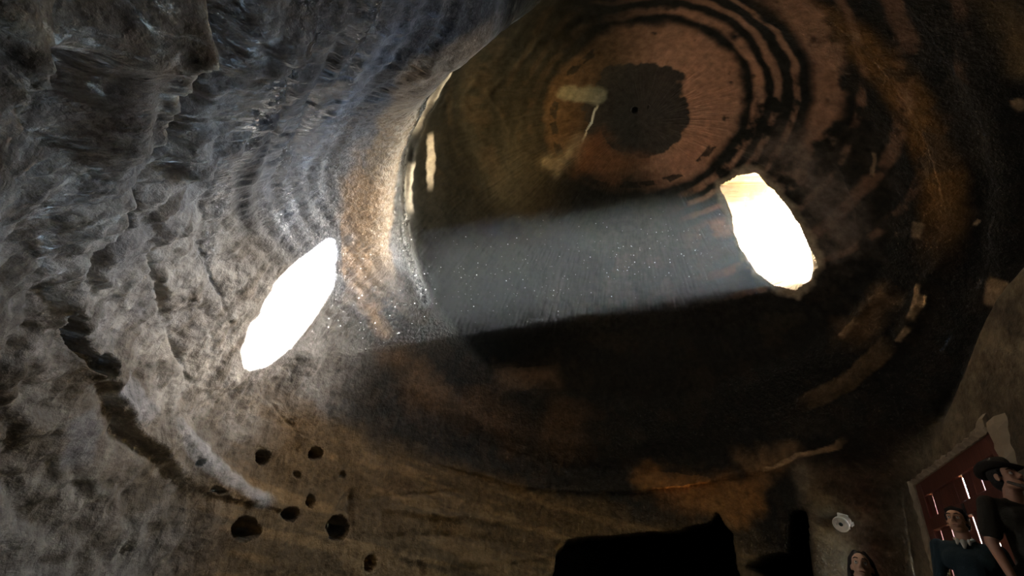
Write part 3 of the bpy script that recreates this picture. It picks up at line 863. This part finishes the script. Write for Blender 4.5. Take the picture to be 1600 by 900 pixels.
class Blob:
    """collects rounded volumes; build() fuses them into one continuous skin"""
    def __init__(self): self.bm = bmesh.new()
    def ell(self, c, r, rot=None, seg=20):
        b = bmesh.ops.create_uvsphere(self.bm, u_segments=seg, v_segments=seg // 2 + 2, radius=1)
        M_ = Matrix.Translation(c) @ (rot if rot else Matrix()) @ Matrix.Diagonal((*r, 1))
        bmesh.ops.transform(self.bm, matrix=M_, verts=b['verts']); return self
    def cap(self, a, ra, b, rb_, seg=14):
        a = Vector(a); b = Vector(b); d = b - a
        L = max(d.length, 1e-4); q = d.to_track_quat('Z', 'Y').to_matrix().to_4x4()
        rings = []
        prof = [(ra*math.sin(t), -ra*math.cos(t)) for t in (.25, .7, 1.15)] + [(ra, 0), (rb_, L)] + [(rb_*math.cos(t), L + rb_*math.sin(t)) for t in (.42, .87, 1.32)]
        M_ = Matrix.Translation(a) @ q
        for r, z in prof:
            rings.append([self.bm.verts.new(M_ @ Vector((r*math.cos(k/seg*2*math.pi), r*math.sin(k/seg*2*math.pi), z))) for k in range(seg)])
        for x, y in zip(rings[:-1], rings[1:]):
            for k in range(seg): self.bm.faces.new((x[k], x[(k+1) % seg], y[(k+1) % seg], y[k]))
        self.bm.faces.new(list(reversed(rings[0]))); self.bm.faces.new(rings[-1]); return self
    def chain(self, pts, rs):
        for k in range(len(pts) - 1): self.cap(pts[k], rs[k], pts[k+1], rs[k+1])
        return self
    def build(self, name, mat, parent, voxel=.008, smooth=4, matrix=None):
        if matrix: bmesh.ops.transform(self.bm, matrix=matrix, verts=self.bm.verts)
        me = bpy.data.meshes.new(name); self.bm.to_mesh(me); self.bm.free()
        t = bpy.data.objects.new(name + '_tmp', me); COL.objects.link(t)
        r = t.modifiers.new('r', 'REMESH'); r.mode = 'VOXEL'; r.voxel_size = voxel
        s = t.modifiers.new('s', 'SMOOTH'); s.factor = .5; s.iterations = smooth
        dg = bpy.context.evaluated_depsgraph_get()
        me2 = bpy.data.meshes.new_from_object(t.evaluated_get(dg))
        bpy.data.objects.remove(t); bpy.data.meshes.remove(me)
        me2.name = name; me2.materials.clear(); me2.materials.append(mat)
        me2.polygons.foreach_set('use_smooth', [True] * len(me2.polygons))
        o = bpy.data.objects.new(name, me2); COL.objects.link(o); o.parent = parent
        return o

def add_hand(B_, wrist, fdir, palm_n, thumb_side, curl=.5, s=1.0):
    """palm plus five separate fingers; fdir: finger direction, palm_n: palm normal, thumb_side: +1/-1 along the cross axis"""
    w = Vector(wrist); f = Vector(fdir).normalized(); n = Vector(palm_n).normalized(); a = f.cross(n).normalized() * thumb_side
    n = a.cross(f).normalized() if a.cross(f).dot(n) > 0 else -a.cross(f).normalized()
    B_.cap(w, .027*s, w + f*.035*s, .03*s)
    for k in (-1.2, -.4, .4, 1.2):
        B_.cap(w + f*.02*s + a*k*.014*s, .016*s, w + f*.088*s + a*k*.019*s, .0125*s)
    for k, L in zip((1.25, .42, -.42, -1.25), (.072, .08, .074, .058)):
        p = w + f*.088*s + a*k*.0195*s; d = f.copy(); ang = 0
        for q, fr in enumerate((.46, .31, .23)):
            ang += curl * (.75 + .25*q)
            dd = (f*math.cos(ang) + n*math.sin(ang)).normalized()
            p2 = p + dd*L*fr*s
            B_.cap(p, (.0095 - .0008*q)*s, p2, (.009 - .0009*q)*s, 10); p = p2
    p = w + f*.028*s + a*.024*s
    for L, fr, dn_ in ((.038, .55, .25), (.032, .75, .35), (.026, .95, .45)):
        dd = (a*(1.1 - fr) + f*fr + n*dn_*(.6 + curl)).normalized(); p2 = p + dd*L*s
        B_.cap(p, .0125*s, p2, .0105*s, 10); p = p2

def person(loc, yaw, H, head_rot, skin, hair, top, label, *, female=False, sleeves='long', collar=False, hat=False, beard=False,
           arms=None, bottom=None):
    k = H / 1.78
    root = empty('person', loc, yaw)
    lab(root, label, 'person')
    def S(*p): return Vector(p) * k
    sh = .168 if female else .195
    pel, wai, che, nck = S(0, -.01, .95), S(0, 0, 1.09), S(0, .005, 1.31), S(0, -.02, 1.47)
    hc = S(0, .03, 1.655)
    HM = Matrix.Translation(hc) @ Matrix.Translation(S(0, -.03, -.09)) @ head_rot.to_4x4() @ Matrix.Translation(S(0, .03, .09)) @ Matrix.Scale(k, 4)
    arms = arms or {s: [S(s*sh, -.015, 1.43), S(s*(sh + .055), -.03, 1.14), S(s*(sh + .05), .04, .90)] for s in (-1, 1)}
    # --- body: one continuous skin
    b = Blob()
    b.cap(S(-.08, 0, .95), .095*k, S(.08, 0, .95), .095*k).cap(pel, .125*k, wai, .118*k).cap(wai, .118*k, che, .128*k)
    b.cap(S(-.08, .0, 1.33), .105*k, S(.08, .0, 1.33), .105*k)
    b.cap(S(-sh*.72, -.015, 1.42), .065*k, S(sh*.72, -.015, 1.42), .065*k)
    b.cap(nck, .062*k, HM @ Vector((0, -.015, -.06)), .054*k)
    hand_dirs = {}
    for s in (-1, 1):
        A_ = arms[s]
        b.cap(A_[0], .055*k, A_[1], .041*k).cap(A_[1], .041*k, A_[2], .027*k)
        kn, an = S(s*.105, .02, .5), S(s*.11, -.02, .09)
        b.cap(S(s*.09, 0, .92), .09*k, kn, .058*k).cap(kn, .058*k, S(s*.107, -.015, .33), .055*k).cap(S(s*.107, -.015, .33), .055*k, an, .036*k)
        b.cap(an, .036*k, S(s*.12, .12, .04), .034*k)
        if len(A_) > 3: f_, n_, cu = A_[3]
        else: f_, n_, cu = (A_[2] - A_[1]), Vector((-s, .25, 0)), .32
        add_hand(b, A_[2], f_, n_, A_[4] if len(A_) > 4 else (1 if (Vector(f_).cross(Vector(n_))).dot(Vector((0, 1, 0))) > 0 else -1), cu, k*.98)
    hb = Blob()
    w = .93 if female else 1.0
    hb.ell((0, -.012, .036), (.074*w, .094, .084)).ell((0, .03, -.035), (.057*w, .06, .074)).ell((0, .058, -.094), (.026*w, .022, .02))
    hb.ell((0, .045, .03), (.06*w, .045, .05))
    for s in (-1, 1):
        hb.cap((s*.045*w, .01, -.065), .022, (s*.016, .055, -.096), .019)                 # jaw
        hb.cap((s*.012, .083, .028), .0105, (s*.046*w, .066, .027), .010)                 # brow
        hb.ell((s*.036*w, .058, -.022), (.022, .02, .02))                                 # cheek
        hb.ell((s*.076*w, -.008, -.002), (.010, .022, .032))                              # ear
        hb.ell((s*.011, .098, -.030), (.010, .010, .009))                                 # nostril wing
    hb.cap((0, .084, .022), .0085, (0, .108, -.024), .0125)                               # nose
    hb.cap((-.02, .083, -.058), .0075, (.02, .083, -.058), .0075).cap((-.016, .082, -.070), .008, (.016, .082, -.070), .008)
    bmesh.ops.transform(hb.bm, matrix=HM, verts=hb.bm.verts)
    tmp = bpy.data.meshes.new('t'); hb.bm.to_mesh(tmp); b.bm.from_mesh(tmp); hb.bm.free(); bpy.data.meshes.remove(tmp)
    body = b.build('body', skin, root, .0068, 3)
    # --- face details
    def hp(name, bm, mat, parent=root):
        bmesh.ops.transform(bm, matrix=HM, verts=bm.verts); return bm_obj(name, bm, mat, parent)
    for s in (-1, 1):
        bm = bmesh.new(); bmesh.ops.create_uvsphere(bm, u_segments=14, v_segments=10, radius=.0125)
        bmesh.ops.translate(bm, vec=(s*.031*w, .0745, .006), verts=bm.verts); e = hp('eye', bm, MEYE)
        bm = bmesh.new(); bmesh.ops.create_uvsphere(bm, u_segments=12, v_segments=8, radius=.0066)
        bmesh.ops.translate(bm, vec=(s*.031*w, .0815, .0075), verts=bm.verts); hp('iris', bm, MIRIS, e)
        bb = Blob().chain([(s*.014, .0925, .034), (s*.032, .087, .040), (s*.050*w, .071, .035)], [.0042, .0045, .003])
        bb.build('eyebrow', hair, root, .003, 1, HM)
    bb = Blob().chain([(-.021, .083, -.063), (0, .092, -.0635), (.021, .083, -.063)], [.004, .0062, .004])
    bb.build('mouth', MLIP, root, .003, 1, HM)
    # --- hair
    hr = Blob()
    hr.ell((0, -.022, .046), (.081*w, .096, .084))
    if female:
        hr.ell((0, -.055, -.02), (.078, .065, .10))
        for s in (-1, 1): hr.chain([(s*.03, .02, .11), (s*.066, .005, .06), (s*.080, -.02, -.03), (s*.078, -.035, -.14), (s*.065, -.04, -.24)], [.018, .018, .022, .028, .022])
        hr.chain([(0, -.08, .0), (0, -.095, -.12), (0, -.09, -.24)], [.05, .055, .035])
    else:
        hr.ell((0, -.045, -.005), (.076, .07, .075))
        hr.chain([(-.05, .035, .085), (0, .055, .098), (.05, .035, .085)], [.022, .024, .022])
        for s in (-1, 1): hr.cap((s*.072, .022, .045), .011, (s*.073, .02, -.005), .006)
    # trim what would cover the face
    hobj = hr.build('hair', hair, root, .007, 2, HM)
    if beard:
        bd = Blob().chain([(-.056, .03, -.055), (-.036, .062, -.092), (0, .082, -.108), (.036, .062, -.092), (.056, .03, -.055)], [.012, .014, .017, .014, .012])
        bd.chain([(-.026, .084, -.052), (0, .095, -.046), (.026, .084, -.052)], [.005, .006, .005])
        bd.build('beard', MHAIRG, root, .005, 2, HM)
    if hat:
        HT = HM @ Matrix.Translation((0, -.012, .072)) @ Matrix.Rotation(math.radians(-9), 4, 'X')
        n = 40; prof = [(.094, .0), (.092, .03), (.086, .075), (.076, .098), (.045, .106), (.0, .094)]
        bm = bmesh.new(); rings = []
        for r, z in prof:
            rings.append([bm.verts.new((r*.86*math.cos(q/n*2*math.pi)*(1 + 0), r*1.1*math.sin(q/n*2*math.pi), z - (.02 if r < .05 else 0)*(1 if abs(math.cos(q/n*2*math.pi)) < .5 else .3))) for q in range(n)])
        for x, y in zip(rings[:-1], rings[1:]):
            for q in range(n): bm.faces.new((x[q], x[(q+1) % n], y[(q+1) % n], y[q]))
        bmesh.ops.transform(bm, matrix=HT, verts=bm.verts)
        ht = bm_obj('hat_crown', bm, MHAT, root)
        bm = bmesh.new(); rings = []
        for (r, off) in ((.088, .004), (.11, 0), (.138, .004), (.152, .010), (.152, .004), (.138, -.003), (.11, -.006), (.088, -.003)):
            rr_ = []
            for q in range(n):
                a = q/n*2*math.pi
                lift = .045*abs(math.cos(a))**2 * max(0, (r - .088)/.064) - .012*abs(math.sin(a)) * max(0, (r - .088)/.064)
                rr_.append(bm.verts.new((r*.9*math.cos(a), r*1.1*math.sin(a), off + lift)))
            rings.append(rr_)
        for x, y in zip(rings, rings[1:] + rings[:1]):
            for q in range(n): bm.faces.new((x[q], x[(q+1) % n], y[(q+1) % n], y[q]))
        bmesh.ops.transform(bm, matrix=HT, verts=bm.verts)
        bm_obj('hat_brim', bm, MHAT, ht)
    # --- clothes
    t = Blob()
    i = .012*k
    t.cap(S(-.09, 0, .93), .10*k + i, S(.09, 0, .93), .10*k + i).cap(pel, .125*k + i, wai, .118*k + i).cap(wai, .118*k + i, che, .128*k + i)
    t.cap(S(-.08, .0, 1.33), .105*k + i, S(.08, .0, 1.33), .105*k + i).cap(S(-sh*.72, -.015, 1.41), .068*k + i, S(sh*.72, -.015, 1.41), .068*k + i)
    t.cap(S(-.05, -.03, 1.465), .048*k, S(.05, -.03, 1.465), .048*k)
    if female:
        for s in (-1, 1): t.ell(S(s*.07, .1, 1.27), (.065*k, .06*k, .065*k))
    for s in (-1, 1):
        A_ = arms[s]
        if sleeves == 'long': t.cap(A_[0], .055*k + i, A_[1], .043*k + i).cap(A_[1], .043*k + i, A_[1].lerp(A_[2], .93), .030*k + i)
        else: t.cap(A_[0], .055*k + i, A_[0].lerp(A_[1], .72), .052*k + i*1.3)
    t.build('sweater' if sleeves == 'long' else 'shirt', top, root, .010, 3)
    if collar:
        for s in (-1, 1):
            c = Blob().chain([S(s*.058, -.04, 1.515), S(s*.062, .02, 1.505), S(s*.035, .075, 1.475)], [.014*k, .014*k, .012*k])
            c.chain([S(s*.04, .07, 1.485), S(s*.042, .105, 1.445)], [.016*k, .009*k])
            c.build('shirt_collar', MSHIRT, root, .005, 2)
        c = Blob().chain([S(0, .075, 1.47), S(0, .105, 1.42)], [.026*k, .012*k]); c.build('shirt_front', MSHIRT, root, .006, 2)
    tr = Blob()
    tr.cap(S(-.085, 0, .93), .105*k, S(.085, 0, .93), .105*k)
    for s in (-1, 1):
        kn, an = S(s*.105, .02, .5), S(s*.11, -.02, .10)
        tr.cap(S(s*.09, 0, .92), .10*k, kn, .074*k).cap(kn, .074*k, an, .058*k)
    tr.build('trousers', bottom or MTROU, root, .012, 3)
    for s in (-1, 1):
        sh_ = Blob().cap(S(s*.11, -.035, .045), .043*k, S(s*.12, .10, .040), .041*k).cap(S(s*.12, .10, .038), .041*k, S(s*.122, .16, .034), .032*k)
        o = sh_.build('shoe', MSHOE, root, .008, 2)
        for v in o.data.vertices: v.co.z = max(v.co.z, .0)
    return root

def on_ray(x, y, r):
    d = ray_dir(x, y); t = r / math.hypot(d[0], d[1]); return CAM + t * d

def put(x, y, r, ground, **kw):
    """stand a person so that the middle of the face lies on the pixel's ray, r metres away"""
    p = on_ray(x, y, r)
    H = (p[2] - ground) / 1.655 * 1.78
    to_cam = math.atan2(CAM[1] - p[1], CAM[0] - p[0]) - math.pi / 2         # local +y towards the camera
    return p, H, to_cam

E3 = lambda yaw, pitch, roll=0: (Matrix.Rotation(math.radians(yaw), 3, 'Z') @ Matrix.Rotation(math.radians(pitch), 3, 'X') @ Matrix.Rotation(math.radians(roll), 3, 'Y'))
SK1 = skin_mat('skin_light', (.64, .40, .29)); SK2 = skin_mat('skin_tan', (.54, .31, .21)); SK3 = skin_mat('skin_ruddy', (.56, .31, .21))

p, H, ca0 = put(1348, 893, 4.5, 0.0)
person((p[0], p[1], 0.015), ca0 + math.radians(-6), H, E3(4, 16), SK1, MHAIR, MBLUE,
       'dark-haired woman in blue gazing upwards, only her face in view', female=True)
p, H, ca0 = put(1498, 816, 6.05, PLAT)
person((p[0], p[1], PLAT), ca0 + math.radians(-8), H, E3(-8, 8), SK2, MHAIR, MTEAL,
       'dark-haired man in dark teal sweater over open white collar', collar=True)
# the hatted man stands on a loose block in the corner beside the door
p, H, ca0 = put(1575, 750, 5.05, PLAT + .19)
bk = bmesh.new(); bmesh.ops.create_cube(bk, size=1); bmesh.ops.scale(bk, vec=(.75, .62, .185), verts=bk.verts)
bmesh.ops.bevel(bk, geom=bk.edges[:], offset=.025, segments=2, affect='EDGES'); bmesh.ops.translate(bk, vec=(0, 0, .0925), verts=bk.verts)
blk = bm_obj('stone_block', bk, MPLAT, None, False); blk.location = (p[0], p[1], PLAT + .003); blk.rotation_euler.z = math.atan2(DU[1], DU[0])
lab(blk, 'low squared stone block under the hatted man beside the door', 'block')
k_ = H / 1.78
armsH = {1: [Vector((.195, -.015, 1.43))*k_, Vector((.25, -.03, 1.14))*k_, Vector((.25, .05, .90))*k_],
         -1: [Vector((-.195, -.015, 1.43))*k_, Vector((-.19, .15, 1.18))*k_, Vector((.05, .24, 1.34))*k_, (Vector((.2, .0, .9)), Vector((.75, -.6, -.1)), 1.05), -1]}
person((p[0], p[1], PLAT + .19), ca0 + math.radians(38), H, E3(12, 20), SK3, MHAIR, MBROWN,
       'man in brimmed dark hat and dark short-sleeved shirt, one fist raised', sleeves='short', hat=True, beard=True, arms=armsH)

# ------------------------------------------------------------------ dust drifting in the sunbeam
def build_dust():
    r = np.random.default_rng(5)
    pp = hits(PATCH); c = pp.mean(0)
    vv = []; ff = []
    oct_v = np.array([(1,0,0),(-1,0,0),(0,1,0),(0,-1,0),(0,0,1),(0,0,-1)], float)
    oct_f = [(0,2,4),(2,1,4),(1,3,4),(3,0,4),(2,0,5),(1,2,5),(3,1,5),(0,3,5)]
    for q in range(330):
        a, b2 = r.integers(0, len(pp), 2); w = r.dirichlet((1, 1, 1))
        P0 = (pp[a]*w[0] + pp[b2]*w[1] + c*w[2])
        P = P0 + SUN_DIR * (r.uniform(.4, 6.6)) + 0
        s = .0026 + .0045 * r.random() ** 4
        base = len(vv)
        vv += [tuple(P + s*o) for o in oct_v]; ff += [tuple(base + z for z in f) for f in oct_f]
    o = mesh_obj('dust', vv, ff, plain('dust_mote', (.85, .85, .82), .9, .02))
    lab(o, 'fine dust specks glinting in the sunbeam', 'dust', kind='stuff')
build_dust()


# ------------------------------------------------------------------ dusty air, shaped as a prism round the sunbeam only
def build_haze():
    c = THR.mean(0); n = len(THR); V_ = []; fs_ = []
    d0 = (V[_pm] @ SUN_DIR).min() - .6; d1 = WIN3.mean(0) @ SUN_DIR + .45
    for dd in (d0, d1):
        for q in THR:
            p = c + (q - c) * 1.12 + (q - c) / np.linalg.norm(q - c) * .05
            V_.append(p[0] * SE1 + p[1] * SE2 + SUN_DIR * dd)
    for i in range(n):
        j = (i + 1) % n; fs_.append((i, j, n + j, n + i))
    fs_.append(tuple(reversed(range(n)))); fs_.append(tuple(range(n, 2 * n)))
    mt = bpy.data.materials.new('dusty_air'); mt.use_nodes = True
    nn = mt.node_tree.nodes; nn.clear()
    vsn = nn.new('ShaderNodeVolumeScatter'); vsn.inputs['Density'].default_value = HAZE
    vsn.inputs['Color'].default_value = (.90, .97, 1.0, 1); vsn.inputs['Anisotropy'].default_value = .1
    oo = nn.new('ShaderNodeOutputMaterial'); mt.node_tree.links.new(vsn.outputs[0], oo.inputs['Volume'])
    o = mesh_obj('haze', V_, fs_, mt)
    bm = bmesh.new(); bm.from_mesh(o.data); bmesh.ops.recalc_face_normals(bm, faces=bm.faces[:]); bm.to_mesh(o.data); bm.free()
    lab(o, 'slanting shaft of sunlit dusty air under the light well', 'haze', kind='stuff')
HAZE = .0055
build_haze()
